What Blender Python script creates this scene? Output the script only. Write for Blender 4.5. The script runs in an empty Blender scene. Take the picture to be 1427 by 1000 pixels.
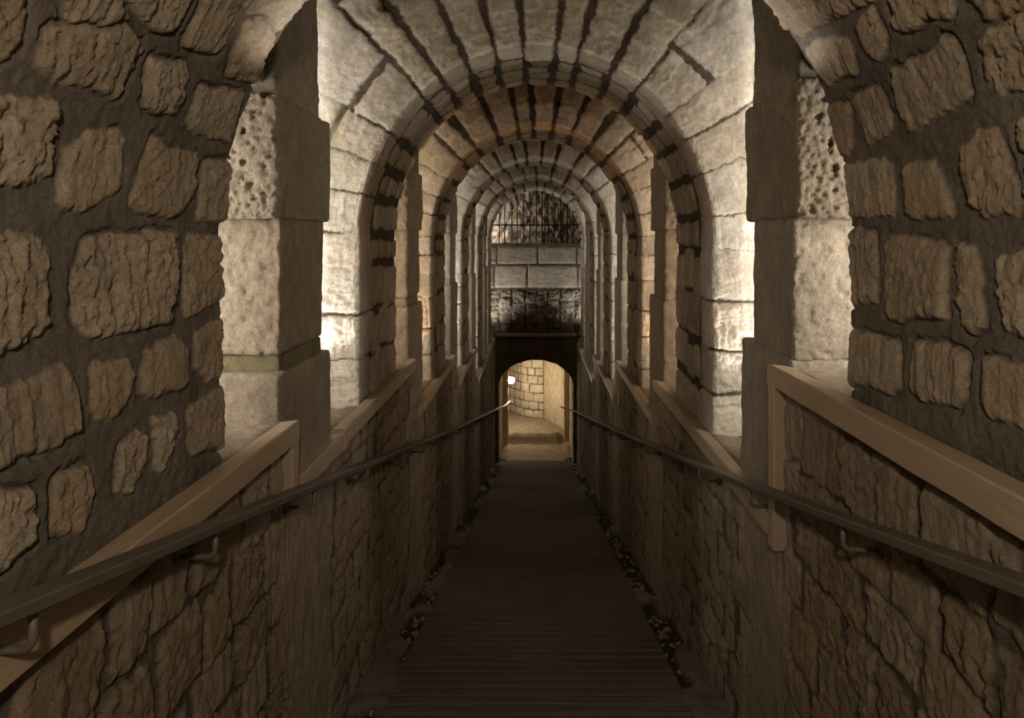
import bpy, math, random
import numpy as np
from mathutils import Vector

PI = math.pi
EYE = 1.29                       # eye height above the ramp under the camera; heights below are measured from the eye
SLOPE = 0.2265                   # the ramp falls this much per metre
AU, KR = 0.82, 1.107             # half width of the arches, rise / half width
AL = 0.79                        # half width between the low walls
GAL = 0.68                       # depth of the side openings
ZEND = 13.1                      # the end wall
col = bpy.context.scene.collection


def floor_h(z):
    return -(EYE + SLOPE * z)


# ------------------------------------------------------------------ noise
def _hash(ix, iy, iz, seed):
    n = (ix * 374761393 + iy * 668265263 + iz * 2147483647 + seed * 1274126177) & 0xFFFFFFFF
    n = ((n ^ (n >> 13)) * 1274126177) & 0xFFFFFFFF
    n = ((n ^ (n >> 15)) * 2246822519) & 0xFFFFFFFF
    return ((n ^ (n >> 16)) & 0xFFFF) / 65535.0


def vn2(x, y, seed=0):
    x = np.asarray(x, float); y = np.asarray(y, float)
    xi = np.floor(x).astype(np.int64); yi = np.floor(y).astype(np.int64)
    fx = x - xi; fy = y - yi
    fx = fx * fx * fx * (fx * (fx * 6 - 15) + 10); fy = fy * fy * fy * (fy * (fy * 6 - 15) + 10)
    z = np.zeros_like(xi) + seed
    a = _hash(xi, yi, z, seed); b = _hash(xi + 1, yi, z, seed)
    c = _hash(xi, yi + 1, z, seed); d = _hash(xi + 1, yi + 1, z, seed)
    return (a * (1 - fx) + b * fx) * (1 - fy) + (c * (1 - fx) + d * fx) * fy


def fbm2(x, y, octaves=4, seed=0, gain=0.5):
    """about -1..1"""
    s = 0.0; amp = 1.0; tot = 0.0
    ca, sa = math.cos(.6), math.sin(.6)
    for o in range(octaves):
        s = s + amp * (vn2(x, y, seed + o * 17) * 2 - 1); tot += amp
        x, y = (x * ca - y * sa) * 2.03 + 11.3, (x * sa + y * ca) * 2.03 + 5.7
        amp *= gain
    return s / tot * 1.5


def ridge2(x, y, octaves=3, seed=0):
    s = 0.0; amp = 1.0; tot = 0.0
    for o in range(octaves):
        s = s + amp * (1 - np.abs(vn2(x, y, seed + o * 31) * 2 - 1)); tot += amp
        x, y = x * 2.1 + 3.1, y * 2.1 + 7.9
        amp *= .5
    return s / tot


def smooth(e0, e1, x):
    t = np.clip((x - e0) / (e1 - e0), 0, 1)
    return t * t * (3 - 2 * t)


# ------------------------------------------------------------------ mesh building
def tagged(o, label=None, cat=None, group=None, kind=None):
    if label: o['label'] = label
    if cat: o['category'] = cat
    if group: o['group'] = group
    if kind: o['kind'] = kind
    return o


def empty(name, loc, label, cat, group=None):
    o = bpy.data.objects.new(name, None); col.objects.link(o)
    o.empty_display_size = .1
    o.location = loc
    return tagged(o, label, cat, group, 'thing')


def finish(name, me, mat, parent=None):
    o = bpy.data.objects.new(name, me); col.objects.link(o)
    me.materials.append(mat)
    if parent is not None:
        o.parent = parent
        o.matrix_parent_inverse.identity()
        L = parent.location
        co = np.empty(len(me.vertices) * 3); me.vertices.foreach_get('co', co)
        co = co.reshape(-1, 3) - np.array(L); me.vertices.foreach_set('co', co.ravel()); me.update()
    return o


def grid_mesh(blocks, name):
    """blocks: list of (P[n,m,3], attrs{name: [n,m]}); all become one mesh"""
    V = []; F = []; A = {}
    off = 0
    for P, at in blocks:
        n, m = P.shape[:2]
        V.append(P.reshape(-1, 3))
        idx = np.arange(n * m).reshape(n, m) + off
        F.append(np.stack([idx[:-1, :-1], idx[1:, :-1], idx[1:, 1:], idx[:-1, 1:]], -1).reshape(-1, 4))
        for k in ('stone', 'tint', 'darken'):
            v = at.get(k); v = np.zeros((n, m)) if v is None else np.broadcast_to(v, (n, m))
            A.setdefault(k, []).append(v.ravel())
        off += n * m
    return raw_mesh(name, np.concatenate(V), np.concatenate(F), {k: np.concatenate(v) for k, v in A.items()})


def raw_mesh(name, V, F, attrs=None, smooth_shade=True):
    me = bpy.data.meshes.new(name)
    W = np.empty_like(V, dtype=np.float32)
    W[:, 0] = V[:, 0]; W[:, 1] = V[:, 1]; W[:, 2] = V[:, 2]
    me.vertices.add(len(W)); me.vertices.foreach_set('co', W.ravel())
    F = np.ascontiguousarray(F, dtype=np.int32); k = F.shape[1]
    me.loops.add(F.size); me.loops.foreach_set('vertex_index', F.ravel())
    me.polygons.add(len(F))
    me.polygons.foreach_set('loop_start', np.arange(len(F), dtype=np.int32) * k)
    me.polygons.foreach_set('loop_total', np.full(len(F), k, dtype=np.int32))
    if smooth_shade: me.polygons.foreach_set('use_smooth', np.ones(len(F), dtype=bool))
    me.update(calc_edges=True)
    for kk, v in (attrs or {}).items():
        a = me.attributes.new(kk, 'FLOAT', 'POINT'); a.data.foreach_set('value', np.ascontiguousarray(v, dtype=np.float32))
    me.validate()
    return me


# ------------------------------------------------------------------ stones laid on a surface (s along, w across)
def poly_sd(px, py, poly):
    """signed distance, positive inside"""
    d = np.full(px.shape, 1e9); inside = np.zeros(px.shape, bool)
    n = len(poly)
    for i in range(n):
        ax, ay = poly[i]; bx, by = poly[(i + 1) % n]
        ex, ey = bx - ax, by - ay
        wx, wy = px - ax, py - ay
        t = np.clip((wx * ex + wy * ey) / max(ex * ex + ey * ey, 1e-12), 0, 1)
        d = np.minimum(d, (wx - ex * t) ** 2 + (wy - ey * t) ** 2)
        c = (ay > py) != (by > py)
        xx = (bx - ax) * (py - ay) / (by - ay if abs(by - ay) > 1e-12 else 1e-12) + ax
        inside ^= c & (px < xx)
    d = np.sqrt(d)
    return np.where(inside, d, -d)


class Stone:
    def __init__(self, poly, tint=None, rough=None, high=None, r=None, streak=0):
        self.poly = poly; self.tint = tint; self.rough = rough; self.high = high; self.r = r; self.streak = streak


def lay(S, W, stones, seed, ragged=.006, edge=.012, mortar_rough=.003, high=.016, round_=.02, streak_dir='s', rough=(.002, .007)):
    """height, stone mask and tint over the grid S[n,1] x W[1,m]"""
    rnd = random.Random(seed)
    s = S[:, 0]; w = W[0, :]
    SS, WW = np.broadcast_arrays(S, W)
    jx = (fbm2(SS * 22, WW * 22, 3, seed + 1) + .5 * fbm2(SS * 80, WW * 80, 2, seed + 11)) * ragged
    jy = (fbm2(SS * 22 + 50, WW * 22 + 9, 3, seed + 2) + .5 * fbm2(SS * 80, WW * 80 + 7, 2, seed + 12)) * ragged
    fine = fbm2(SS * 55, WW * 55, 3, seed + 3, .6)
    mid = fbm2(SS * 17, WW * 17, 4, seed + 4, .55)
    if streak_dir == 's': streak = fbm2(SS * 7 + .6 * WW, WW * 52 + SS * 3, 4, seed + 6, .6) * .55
    else: streak = fbm2(WW * 7 + .6 * SS, SS * 52 + WW * 3, 4, seed + 6, .6) * .55
    big = fbm2(SS * 5, WW * 5, 2, seed + 5)
    grit = fbm2(SS * 130, WW * 130, 2, seed + 8, .7)
    pits = -smooth(.25, .9, fbm2(SS * 34, WW * 34, 3, seed + 9, .6))
    H = fine * mortar_rough * .6 + mid * mortar_rough + big * .004 + grit * .0006
    M = np.zeros(SS.shape); T = np.full(SS.shape, .5)
    for st in stones:
        p = st.poly
        cx = sum(q[0] for q in p) / len(p); cy = sum(q[1] for q in p) / len(p)
        x0 = min(q[0] for q in p) - .03; x1 = max(q[0] for q in p) + .03
        y0 = min(q[1] for q in p) - .03; y1 = max(q[1] for q in p) + .03
        i0, i1 = np.searchsorted(s, [x0, x1]); j0, j1 = np.searchsorted(w, [y0, y1])
        rr = [rnd.random() for _ in range(8)]
        if i1 - i0 < 2 or j1 - j0 < 2: continue
        r = st.r if st.r is not None else round_
        r = min(r, .3 * min(x1 - x0 - .06, y1 - y0 - .06))
        q = []
        for (ax, ay) in p:
            L = math.hypot(cx - ax, cy - ay) + 1e-9
            q.append((ax + (cx - ax) * min(.45, r * 1.25 / L), ay + (cy - ay) * min(.45, r * 1.25 / L)))
        sl = (slice(i0, i1), slice(j0, j1))
        d = poly_sd(SS[sl] + jx[sl], WW[sl] + jy[sl], q) + r
        m = smooth(-.001, edge * .6, d)
        hh = st.high if st.high is not None else high * (.65 + .7 * rr[0])
        ro = st.rough if st.rough is not None else rough[0] + (rough[1] - rough[0]) * rr[1] ** 1.5
        bulge = 1 - np.exp(-np.clip(d, 0, None) / edge)
        tilt = ((SS[sl] - cx) * (rr[2] - .5) + (WW[sl] - cy) * (rr[3] - .5)) * .10
        sk = st.streak if st.streak else (rr[4] > .35) * (.3 + .7 * rr[5])
        surf = hh * bulge + tilt * bulge + ro * (mid[sl] * .55 + fine[sl] * .8 + pits[sl] * .7) + sk * .010 * streak[sl] + grit[sl] * .0013
        crev = -.011 * np.exp(-((d + .004) / .005) ** 2) * smooth(-.25, .45, big[sl] + .5 * mid[sl])
        keep = m > M[sl]
        H[sl] = np.where(keep, H[sl] * (1 - m) + surf * m, H[sl]) + crev * (1 - M[sl])
        tint = st.tint if st.tint is not None else rr[6]
        T[sl] = np.where(keep & (m > .02), tint, T[sl])
        M[sl] = np.maximum(M[sl], m)
    return H, M, T


def courses(s0, s1, w0, w1, hs, ls, rnd, gap=.012, jit=.012, wrap=None, first=0, vertical=False, skip=None, **kw):
    """rows of stones: rows step along s (or along w when vertical), lengths along the other axis"""
    out = []
    a0, a1, b0, b1 = (w0, w1, s0, s1) if vertical else (s0, s1, w0, w1)
    a = a0
    while a < a1 - .02:
        h = rnd.uniform(*hs)
        if a + h > a1 - hs[0] * .5: h = a1 - a
        b = b0 - rnd.random() * ls[0] * first
        while b < b1 - .01:
            l = rnd.uniform(*ls)
            if b + l > b1 - ls[0] * .4: l = b1 - b
            if not (skip and skip(*((b + l / 2, a + h / 2) if vertical else (a + h / 2, b + l / 2)))):
                j = lambda: rnd.uniform(-jit, jit)
                q = [(a + gap + j(), b + gap + j()), (a + gap + j(), b + l - gap + j()),
                     (a + h - gap + j(), b + l - gap + j()), (a + h - gap + j(), b + gap + j())]
                if h > .1 and l > .1:
                    q.insert(2, ((q[1][0] + q[2][0]) / 2, max(q[1][1], q[2][1]) + j() * .5))
                if vertical: q = [(y, x) for x, y in q]
                out.append(Stone(q, **kw))
            b += l
        a += h
    return out


# ------------------------------------------------------------------ arch-shaped sweeps
def arch_path(a, k, left, right, spring=0.0, n=1200):
    """table s -> (x, h, nx, nh); s = 0 at the crown, n points out of the opening"""
    th = np.linspace(-PI / 2, PI / 2, n)
    x = a * np.sin(th); h = k * a * np.cos(th)
    nx = np.sin(th) / a; nh = np.cos(th) / (k * a)
    L = np.hypot(nx, nh); nx /= L; nh /= L
    s = np.concatenate([[0], np.cumsum(np.hypot(np.diff(x), np.diff(h)))]); half = s[-1] / 2
    s -= half
    S = np.concatenate([[-half - left], s, [half + right]])
    X = np.concatenate([[-a], x, [a]]); H = np.concatenate([[-left], h, [-right]]) + spring
    NX = np.concatenate([[-1], nx, [1]]); NH = np.concatenate([[0], nh, [0]])
    return dict(S=S, X=X, H=H, NX=NX, NH=NH, half=half, left=left, right=right)


def U_profile(z0, z1, out_front, out_back, rad=.02):
    """table w -> (radial offset, z, normal radial, normal z). w = z - z0 inside the opening, negative on the front face"""
    D = z1 - z0
    t = np.linspace(0, PI / 2, 8)
    w = [-out_front]; r = [out_front]; z = [z0]; nr = [0]; nz = [-1]
    for tt in t:
        w.append(-rad + 2 * rad * tt / (PI / 2)); r.append(rad - rad * math.sin(tt)); z.append(z0 + rad - rad * math.cos(tt))
        nr.append(-math.sin(tt)); nz.append(-math.cos(tt))
    for tt in t:
        w.append(D - rad + 2 * rad * tt / (PI / 2)); r.append(rad - rad * math.cos(tt)); z.append(z1 - rad + rad * math.sin(tt))
        nr.append(-math.cos(tt)); nz.append(math.sin(tt))
    w.append(D + out_back); r.append(out_back); z.append(z1); nr.append(0); nz.append(1)
    return [np.array(v, float) for v in (w, r, z, nr, nz)]


def sweep(path, prof, s, w):
    I = lambda x, t, v: np.interp(x, t, v)
    cx, ch, nx, nh = (I(s, path['S'], path[k])[:, None] for k in ('X', 'H', 'NX', 'NH'))
    r, z, nr, nz = (I(w, prof[0], v)[None, :] for v in prof[1:])
    P = np.stack(np.broadcast_arrays(cx + nx * r, z + 0 * cx, ch + nh * r), -1)
    N = np.stack(np.broadcast_arrays(nx * nr, nz + 0 * nx, nh * nr), -1)
    N = N / np.maximum(np.linalg.norm(N, axis=-1, keepdims=True), 1e-6)
    return P, N


def world(P):
    Q = P.copy(); Q[..., 2] += EYE
    return Q


# ------------------------------------------------------------------ materials
def nodes_of(m):
    m.use_nodes = True
    nt = m.node_tree; nt.nodes.clear()
    out = nt.nodes.new('ShaderNodeOutputMaterial'); b = nt.nodes.new('ShaderNodeBsdfPrincipled')
    nt.links.new(b.outputs[0], out.inputs[0])
    return nt, b


def mixc(nt, fac, a, b, mode='MIX'):
    m = nt.nodes.new('ShaderNodeMix'); m.data_type = 'RGBA'; m.blend_type = mode
    for i, v in ((0, fac), (6, a), (7, b)):
        if hasattr(v, 'links'): nt.links.new(v, m.inputs[i])
        elif isinstance(v, (int, float)): m.inputs[i].default_value = v
        else: m.inputs[i].default_value = (*v, 1)
    return m.outputs[2]


def noise(nt, scale, detail=4, rough=.6, stretch=None, dist=0):
    tc = nt.nodes.new('ShaderNodeTexCoord')
    n = nt.nodes.new('ShaderNodeTexNoise'); n.inputs['Scale'].default_value = scale
    n.inputs['Detail'].default_value = detail; n.inputs['Roughness'].default_value = rough
    n.inputs['Distortion'].default_value = dist
    src = tc.outputs['Object']
    if stretch:
        mp = nt.nodes.new('ShaderNodeMapping'); mp.inputs['Scale'].default_value = stretch
        nt.links.new(src, mp.inputs[0]); src = mp.outputs[0]
    nt.links.new(src, n.inputs['Vector'])
    return n.outputs[0]


def ramp(nt, fac, stops):
    r = nt.nodes.new('ShaderNodeValToRGB'); nt.links.new(fac, r.inputs[0])
    e = r.color_ramp.elements
    while len(e) < len(stops): e.new(.5)
    for el, (p, c) in zip(e, stops):
        el.position = p; el.color = (*c, 1) if not isinstance(c, (int, float)) else (c, c, c, 1)
    return r.outputs[0]


def attr(nt, name):
    a = nt.nodes.new('ShaderNodeAttribute'); a.attribute_name = name
    return a.outputs['Fac']


def bump(nt, b, h, strength=.5, dist=.004):
    n = nt.nodes.new('ShaderNodeBump'); n.inputs['Strength'].default_value = strength; n.inputs['Distance'].default_value = dist
    nt.links.new(h, n.inputs['Height']); nt.links.new(n.outputs[0], b.inputs['Normal'])


def stone_material(name, stones, mortar, rough=.9, speck=.35, lichen=0):
    m = bpy.data.materials.new(name); nt, b = nodes_of(m)
    n = len(stones)
    st = ramp(nt, attr(nt, 'tint'), [((i + .5) / n, c) for i, c in enumerate(stones)])
    fine = noise(nt, 38, 6, .7)
    blot = noise(nt, 7, 3, .6)
    st = mixc(nt, speck, st, ramp(nt, fine, [(.3, .55), (.7, 1.35)]), 'MULTIPLY')
    st = mixc(nt, .45, st, ramp(nt, blot, [(.3, .6), (.7, 1.3)]), 'MULTIPLY')
    mo = mixc(nt, .5, ramp(nt, blot, [(.3, [c * .75 for c in mortar]), (.7, [c * 1.2 for c in mortar])]), ramp(nt, fine, [(.3, .6), (.7, 1.2)]), 'MULTIPLY')
    c = mixc(nt, attr(nt, 'stone'), mo, st)
    c = mixc(nt, .6, c, ramp(nt, noise(nt, 170, 6, .8), [(.34, .45), (.5, 1.0), (.68, 1.5)]), 'MULTIPLY')
    c = mixc(nt, .35, c, ramp(nt, noise(nt, 26, 7, .75, (1.6, 1.6, .45)), [(.32, .45), (.66, 1.45)]), 'MULTIPLY')
    if lichen:
        c = mixc(nt, ramp(nt, noise(nt, 3.1, 5, .7), [(.54, 0.0), (.70, lichen)]), c, (.36, .33, .17))
    c = mixc(nt, attr(nt, 'darken'), c, mixc(nt, 1.0, c, (.20, .17, .14), 'MULTIPLY'))
    nt.links.new(c, b.inputs['Base Color'])
    b.inputs['Roughness'].default_value = rough
    b.inputs['Specular IOR Level'].default_value = .18
    bump(nt, b, noise(nt, 130, 8, .8), .9, .011)
    return m


M = {}
M['rubble'] = stone_material('rubble_masonry', [(.30, .235, .16), (.36, .285, .20), (.40, .325, .235), (.33, .25, .16), (.37, .305, .225)], (.155, .13, .102))
M['intrados'] = stone_material('arch_masonry', [(.33, .275, .21), (.40, .335, .26), (.44, .375, .295), (.37, .30, .22)], (.085, .068, .052))
M['pale'] = stone_material('limestone_lit_tone', [(.52, .45, .36), (.58, .52, .43), (.62, .56, .47), (.55, .47, .36), (.60, .535, .43)], (.12, .095, .07), lichen=.55)  # same limestone as the arches; lamplight on faces put into a paler colour
M['low'] = stone_material('low_wall_masonry', [(.225, .172, .112), (.26, .20, .138), (.285, .228, .162), (.25, .185, .115)], (.10, .08, .058))
M['pier'] = stone_material('pier_stone', [(.215, .170, .116), (.24, .193, .135), (.265, .218, .158)], (.21, .16, .11), speck=.5)
M['moss'] = stone_material('mossy_stone', [(.105, .09, .045), (.13, .108, .056)], (.1, .08, .05))
M['gut'] = stone_material('gutter_dirt', [(.20, .16, .115), (.23, .18, .13)], (.055, .042, .029))
M['cement'] = stone_material('cement_render', [(.30, .245, .18), (.33, .27, .2)], (.26, .21, .15))
M['plaster'] = stone_material('passage_plaster', [(.55, .46, .33), (.58, .49, .36)], (.50, .41, .29))
M['endwall'] = stone_material('end_wall_blocks', [(.52, .46, .36), (.58, .52, .42), (.62, .56, .46)], (.22, .18, .13))


def simple(name, color, rough=.6, metal=0, var=.3, scale=20, stretch=None, bmp=.2, bscale=90, spec=.4):
    m = bpy.data.materials.new(name); nt, b = nodes_of(m)
    c = mixc(nt, var, color, ramp(nt, noise(nt, scale, 5, .65, stretch), [(.3, .45), (.7, 1.4)]), 'MULTIPLY')
    nt.links.new(c, b.inputs['Base Color'])
    b.inputs['Roughness'].default_value = rough; b.inputs['Metallic'].default_value = metal
    b.inputs['Specular IOR Level'].default_value = spec
    bump(nt, b, noise(nt, bscale, 4, .7, stretch), bmp, .003)
    return m


M['wood'] = simple('brown_coping_timber', (.27, .20, .13), .55, 0, .35, 9, (14, 1.2, 14), .15, 40)
M['rail'] = simple('dark_rail_metal', (.085, .068, .052), .5, .1, .4, 30, None, .15, 120, .5)
M['iron'] = simple('rusty_iron', (.035, .026, .02), .7, .4, .5, 40)
M['plank'] = simple('ribbed_planks', (.125, .100, .075), .85, 0, .75, 5, (.5, 26, 1), .5, 30, .08)
M['dirt'] = simple('dark_gutter_dirt', (.075, .056, .038), .95, 0, .8, 14, None, .9, 60, .1)
M['rubble_bits'] = simple('broken_stone', (.22, .17, .12), .95, 0, .5, 16, None, .5, 80, .1)
M['steel'] = simple('grey_steel_ledge', (.22, .17, .12), .6, .1, .5, 12)
M['lampbody'] = simple('lamp_metal', (.30, .27, .22), .4, .6, .3)
m = bpy.data.materials.new('glowing_bulb'); nt, b = nodes_of(m)
b.inputs['Base Color'].default_value = (1, .9, .75, 1)
b.inputs['Emission Color'].default_value = (1, .82, .58, 1); b.inputs['Emission Strength'].default_value = 90
M['bulb'] = m

# ------------------------------------------------------------------ arches
SILL_L = [(-1.3, 2.17, .58), (2.17, 4.33, .77), (4.33, 6.6, 1.09), (6.6, 8.8, 1.375), (8.8, ZEND, 1.80)]
SILL_R = [(-1.3, 2.17, .41), (2.17, 4.40, .90), (4.40, 6.6, 1.145), (6.6, 9.1, 1.52), (9.1, ZEND, 1.87)]


def sill(side, z):
    for a, b_, h in (SILL_L if side < 0 else SILL_R):
        if a <= z < b_: return h
    return 1.8


L_STONES = [
 [(-1.074,0.553),(-1.028,0.560),(-1.004,0.600),(-0.980,0.666),(-0.964,0.747),(-0.972,0.807),(-1.086,0.783),(-1.084,0.718),(-1.100,0.613),(-1.091,0.562)],
 [(-1.000,0.402),(-0.976,0.497),(-1.046,0.527),(-1.078,0.522),(-1.109,0.478),(-1.093,0.432)],
 [(-1.150,0.452),(-1.131,0.575),(-1.125,0.633),(-1.249,0.640),(-1.272,0.615),(-1.279,0.474)],
 [(-0.973,0.565),(-0.918,0.504),(-0.857,0.614),(-0.945,0.727),(-0.972,0.688),(-0.994,0.630),(-1.000,0.595)],
 [(-0.917,0.711),(-0.844,0.678),(-0.780,0.832),(-0.853,0.871),(-0.923,0.876),(-0.947,0.823),(-0.940,0.753)],
 [(-0.945,0.912),(-0.842,0.899),(-0.779,0.881),(-0.747,0.988),(-0.816,1.058),(-0.909,1.065),(-0.937,1.021)],
 [(-1.073,0.844),(-1.040,0.832),(-0.987,0.833),(-0.974,0.964),(-0.986,0.983),(-1.075,0.988),(-1.093,0.920),(-1.096,0.868)],
 [(-1.091,1.022),(-1.003,1.028),(-0.974,1.260),(-1.091,1.274),(-1.110,1.115),(-1.100,1.032)],
 [(-1.302,0.658),(-1.197,0.665),(-1.155,0.711),(-1.139,0.790),(-1.155,0.826),(-1.249,0.850),(-1.296,0.773),(-1.311,0.682)],
 [(-1.291,0.872),(-1.185,0.893),(-1.132,0.909),(-1.147,0.981),(-1.156,1.124),(-1.238,1.127),(-1.299,1.071),(-1.311,1.020),(-1.300,0.898)],
 [(-1.314,1.140),(-1.159,1.150),(-1.146,1.304),(-1.312,1.308)],
 [(-0.956,1.121),(-0.824,1.088),(-0.789,1.125),(-0.796,1.259),(-0.936,1.301),(-0.952,1.225)],
 [(-0.802,1.074),(-0.741,1.044),(-0.635,1.261),(-0.787,1.263),(-0.785,1.119)],
 [(-1.346,0.477),(-1.340,0.588),(-1.352,0.648),(-1.426,0.648),(-1.507,0.640),(-1.523,0.589),(-1.548,0.477)],
 [(-1.437,0.700),(-1.351,0.728),(-1.342,0.790),(-1.339,1.052),(-1.460,1.048),(-1.529,1.022),(-1.544,0.884),(-1.547,0.776),(-1.527,0.728),(-1.493,0.703)],
 [(-1.531,1.085),(-1.406,1.080),(-1.338,1.107),(-1.348,1.310),(-1.504,1.310),(-1.530,1.190),(-1.536,1.130)],
 [(-1.582,1.130),(-1.565,1.178),(-1.562,1.310),(-1.711,1.310),(-1.717,1.215),(-1.664,1.130)],
 [(-1.672,0.905),(-1.589,0.923),(-1.577,0.973),(-1.572,1.053),(-1.614,1.107),(-1.694,1.107),(-1.700,1.032),(-1.689,0.936)],
 [(-1.664,0.749),(-1.585,0.755),(-1.586,0.813),(-1.590,0.868),(-1.628,0.888),(-1.670,0.876),(-1.697,0.844),(-1.706,0.791),(-1.696,0.769)],
 [(-1.595,0.498),(-1.583,0.594),(-1.561,0.648),(-1.569,0.690),(-1.594,0.709),(-1.635,0.722),(-1.696,0.719),(-1.712,0.672),(-1.705,0.610),(-1.710,0.498)],
 [(-1.840,1.096),(-1.750,1.102),(-1.736,1.190),(-1.740,1.310),(-1.803,1.317),(-1.905,1.310),(-1.883,1.178),(-1.864,1.119)],
 [(-1.735,0.954),(-1.739,1.032),(-1.774,1.063),(-1.832,1.032),(-1.864,0.983),(-1.854,0.968)],
 [(-1.851,0.820),(-1.757,0.836),(-1.741,0.901),(-1.761,0.936),(-1.833,0.936),(-1.875,0.884)],
 [(-1.853,0.648),(-1.757,0.651),(-1.759,0.753),(-1.839,0.762),(-1.883,0.735),(-1.858,0.660)],
 [(-1.867,0.498),(-1.731,0.498),(-1.761,0.611),(-1.852,0.611),(-1.866,0.573)],
]
R_STONES = [
 [(0.860,0.991),(0.851,0.906),(0.914,0.905),(0.951,0.926),(0.967,0.979),(0.933,1.005)],
 [(0.840,1.251),(0.857,1.086),(0.885,1.041),(0.964,1.065),(0.953,1.182),(0.957,1.243),(0.904,1.264)],
 [(0.859,0.856),(0.814,0.784),(0.884,0.654),(0.944,0.690),(0.930,0.753),(0.933,0.855),(0.919,0.872)],
 [(0.764,1.022),(0.767,0.907),(0.800,0.814),(0.846,0.862),(0.838,0.968),(0.821,1.044)],
 [(0.999,0.955),(0.988,0.895),(0.985,0.840),(0.989,0.785),(0.974,0.738),(0.990,0.719),(1.043,0.726),(1.098,0.730),(1.114,0.810),(1.120,0.860),(1.123,0.960),(1.088,0.973)],
 [(0.930,0.654),(0.919,0.574),(0.958,0.502),(0.997,0.522),(0.982,0.635)],
 [(1.005,0.670),(0.991,0.646),(1.007,0.527),(1.110,0.547),(1.109,0.669),(1.080,0.689)],
 [(1.006,1.147),(0.999,1.023),(1.015,1.002),(1.095,0.997),(1.118,1.028),(1.128,1.134),(1.080,1.146)],
 [(0.997,1.278),(1.014,1.166),(1.122,1.194),(1.149,1.233),(1.120,1.303)],
 [(1.167,1.297),(1.170,1.060),(1.189,1.035),(1.300,1.048),(1.301,1.173),(1.290,1.289)],
 [(1.199,1.002),(1.186,0.883),(1.218,0.867),(1.312,0.833),(1.318,0.899),(1.301,1.008)],
 [(1.178,0.801),(1.166,0.754),(1.147,0.734),(1.155,0.684),(1.213,0.668),(1.311,0.646),(1.315,0.746),(1.291,0.786),(1.242,0.813)],
 [(1.152,0.632),(1.142,0.557),(1.311,0.547),(1.311,0.624)],
 [(0.689,1.254),(0.702,1.126),(0.820,1.135),(0.810,1.243)],
 [(0.719,1.122),(0.733,1.031),(0.816,1.025),(0.820,1.135)],
 [(1.329,1.308),(1.331,1.151),(1.349,1.134),(1.507,1.135),(1.529,1.308)],
 [(1.539,1.106),(1.349,1.100),(1.356,0.875),(1.370,0.851),(1.510,0.851),(1.526,0.944),(1.543,1.041)],
 [(1.351,0.819),(1.360,0.775),(1.396,0.755),(1.521,0.751),(1.535,0.783),(1.492,0.819),(1.389,0.835)],
 [(1.386,0.715),(1.360,0.568),(1.528,0.568),(1.514,0.696),(1.459,0.708)],
 [(1.710,1.308),(1.599,1.294),(1.583,1.095),(1.591,1.031),(1.676,1.021),(1.707,1.062),(1.718,1.164),(1.733,1.294)],
 [(1.682,0.996),(1.579,0.991),(1.567,0.944),(1.572,0.790),(1.646,0.790),(1.681,0.819),(1.696,0.944)],
 [(1.658,0.761),(1.571,0.755),(1.566,0.568),(1.677,0.568),(1.682,0.683),(1.669,0.734)],
]



def build_arch(z0, z1, stones, res, label, seed, face_mat, name='stone_arch', front=True):
    zm = (z0 + z1) / 2
    path = arch_path(AU, KR, sill(-1, zm) + .02, sill(1, zm) + .02)
    prof = U_profile(z0, z1, GAL, GAL)
    half = path['half']; D = z1 - z0
    rf = res * 1.3
    w = np.concatenate([np.linspace(-GAL, -.42, 14)[:-1], np.arange(-.42, -.03, rf), np.arange(-.03, .03, res * .7),
                        np.arange(.03, D - .03, res), np.arange(D - .03, D + .03, res * 1.2), np.linspace(D + .03, D + GAL, 10)])
    ns = lambda L: max(3, int(round(L / res)) + 1)
    s = np.concatenate([np.linspace(-half - path['left'], -half, ns(path['left']))[:-1], np.linspace(-half, half, ns(2 * half))[:-1],
                        np.linspace(half, half + path['right'], ns(path['right']))])
    iL = int(np.argmin(abs(s + half))); iR = int(np.argmin(abs(s - half)))
    S = s[:, None]; W = w[None, :]
    P, N = sweep(path, prof, s, w)
    H, Mk, T = lay(S, W, stones(path, D), seed, **ARCH_LAY)
    # worn, uneven dressing on the pale front face
    SS, WW = np.broadcast_arrays(S, W)
    face = smooth(0.0, -.03, WW)
    H = H + face * (fbm2(SS * 11, WW * 6, 5, seed + 40, .6) * .0055 - smooth(.35, .8, fbm2(SS * 16, WW * 6, 4, seed + 42, .6)) * .008 + fbm2(SS * 45, WW * 30, 3, seed + 41, .6) * .0022)
    P = P + N * H[..., None]
    at = dict(stone=Mk, tint=T)
    t = empty(name, (0, (z0 + z1) / 2, EYE - 1.0), label, 'arch')
    for nm, sl in (('vault', slice(iL, iR + 1)), ('jamb', slice(0, iL + 1)), ('jamb', slice(iR, None))):
        me = grid_mesh([(world(P[sl]), {k: v[sl] for k, v in at.items()})], nm)
        o = finish(nm, me, M['intrados'] if face_mat else M['rubble'], t)
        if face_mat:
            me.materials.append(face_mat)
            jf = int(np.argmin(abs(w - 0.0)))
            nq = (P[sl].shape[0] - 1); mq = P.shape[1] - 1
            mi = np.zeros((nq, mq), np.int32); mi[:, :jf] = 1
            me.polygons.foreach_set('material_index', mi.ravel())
    return t


ARCH_LAY = dict(ragged=.006, edge=.007, high=.009, round_=.016, rough=(.002, .007))


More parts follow.
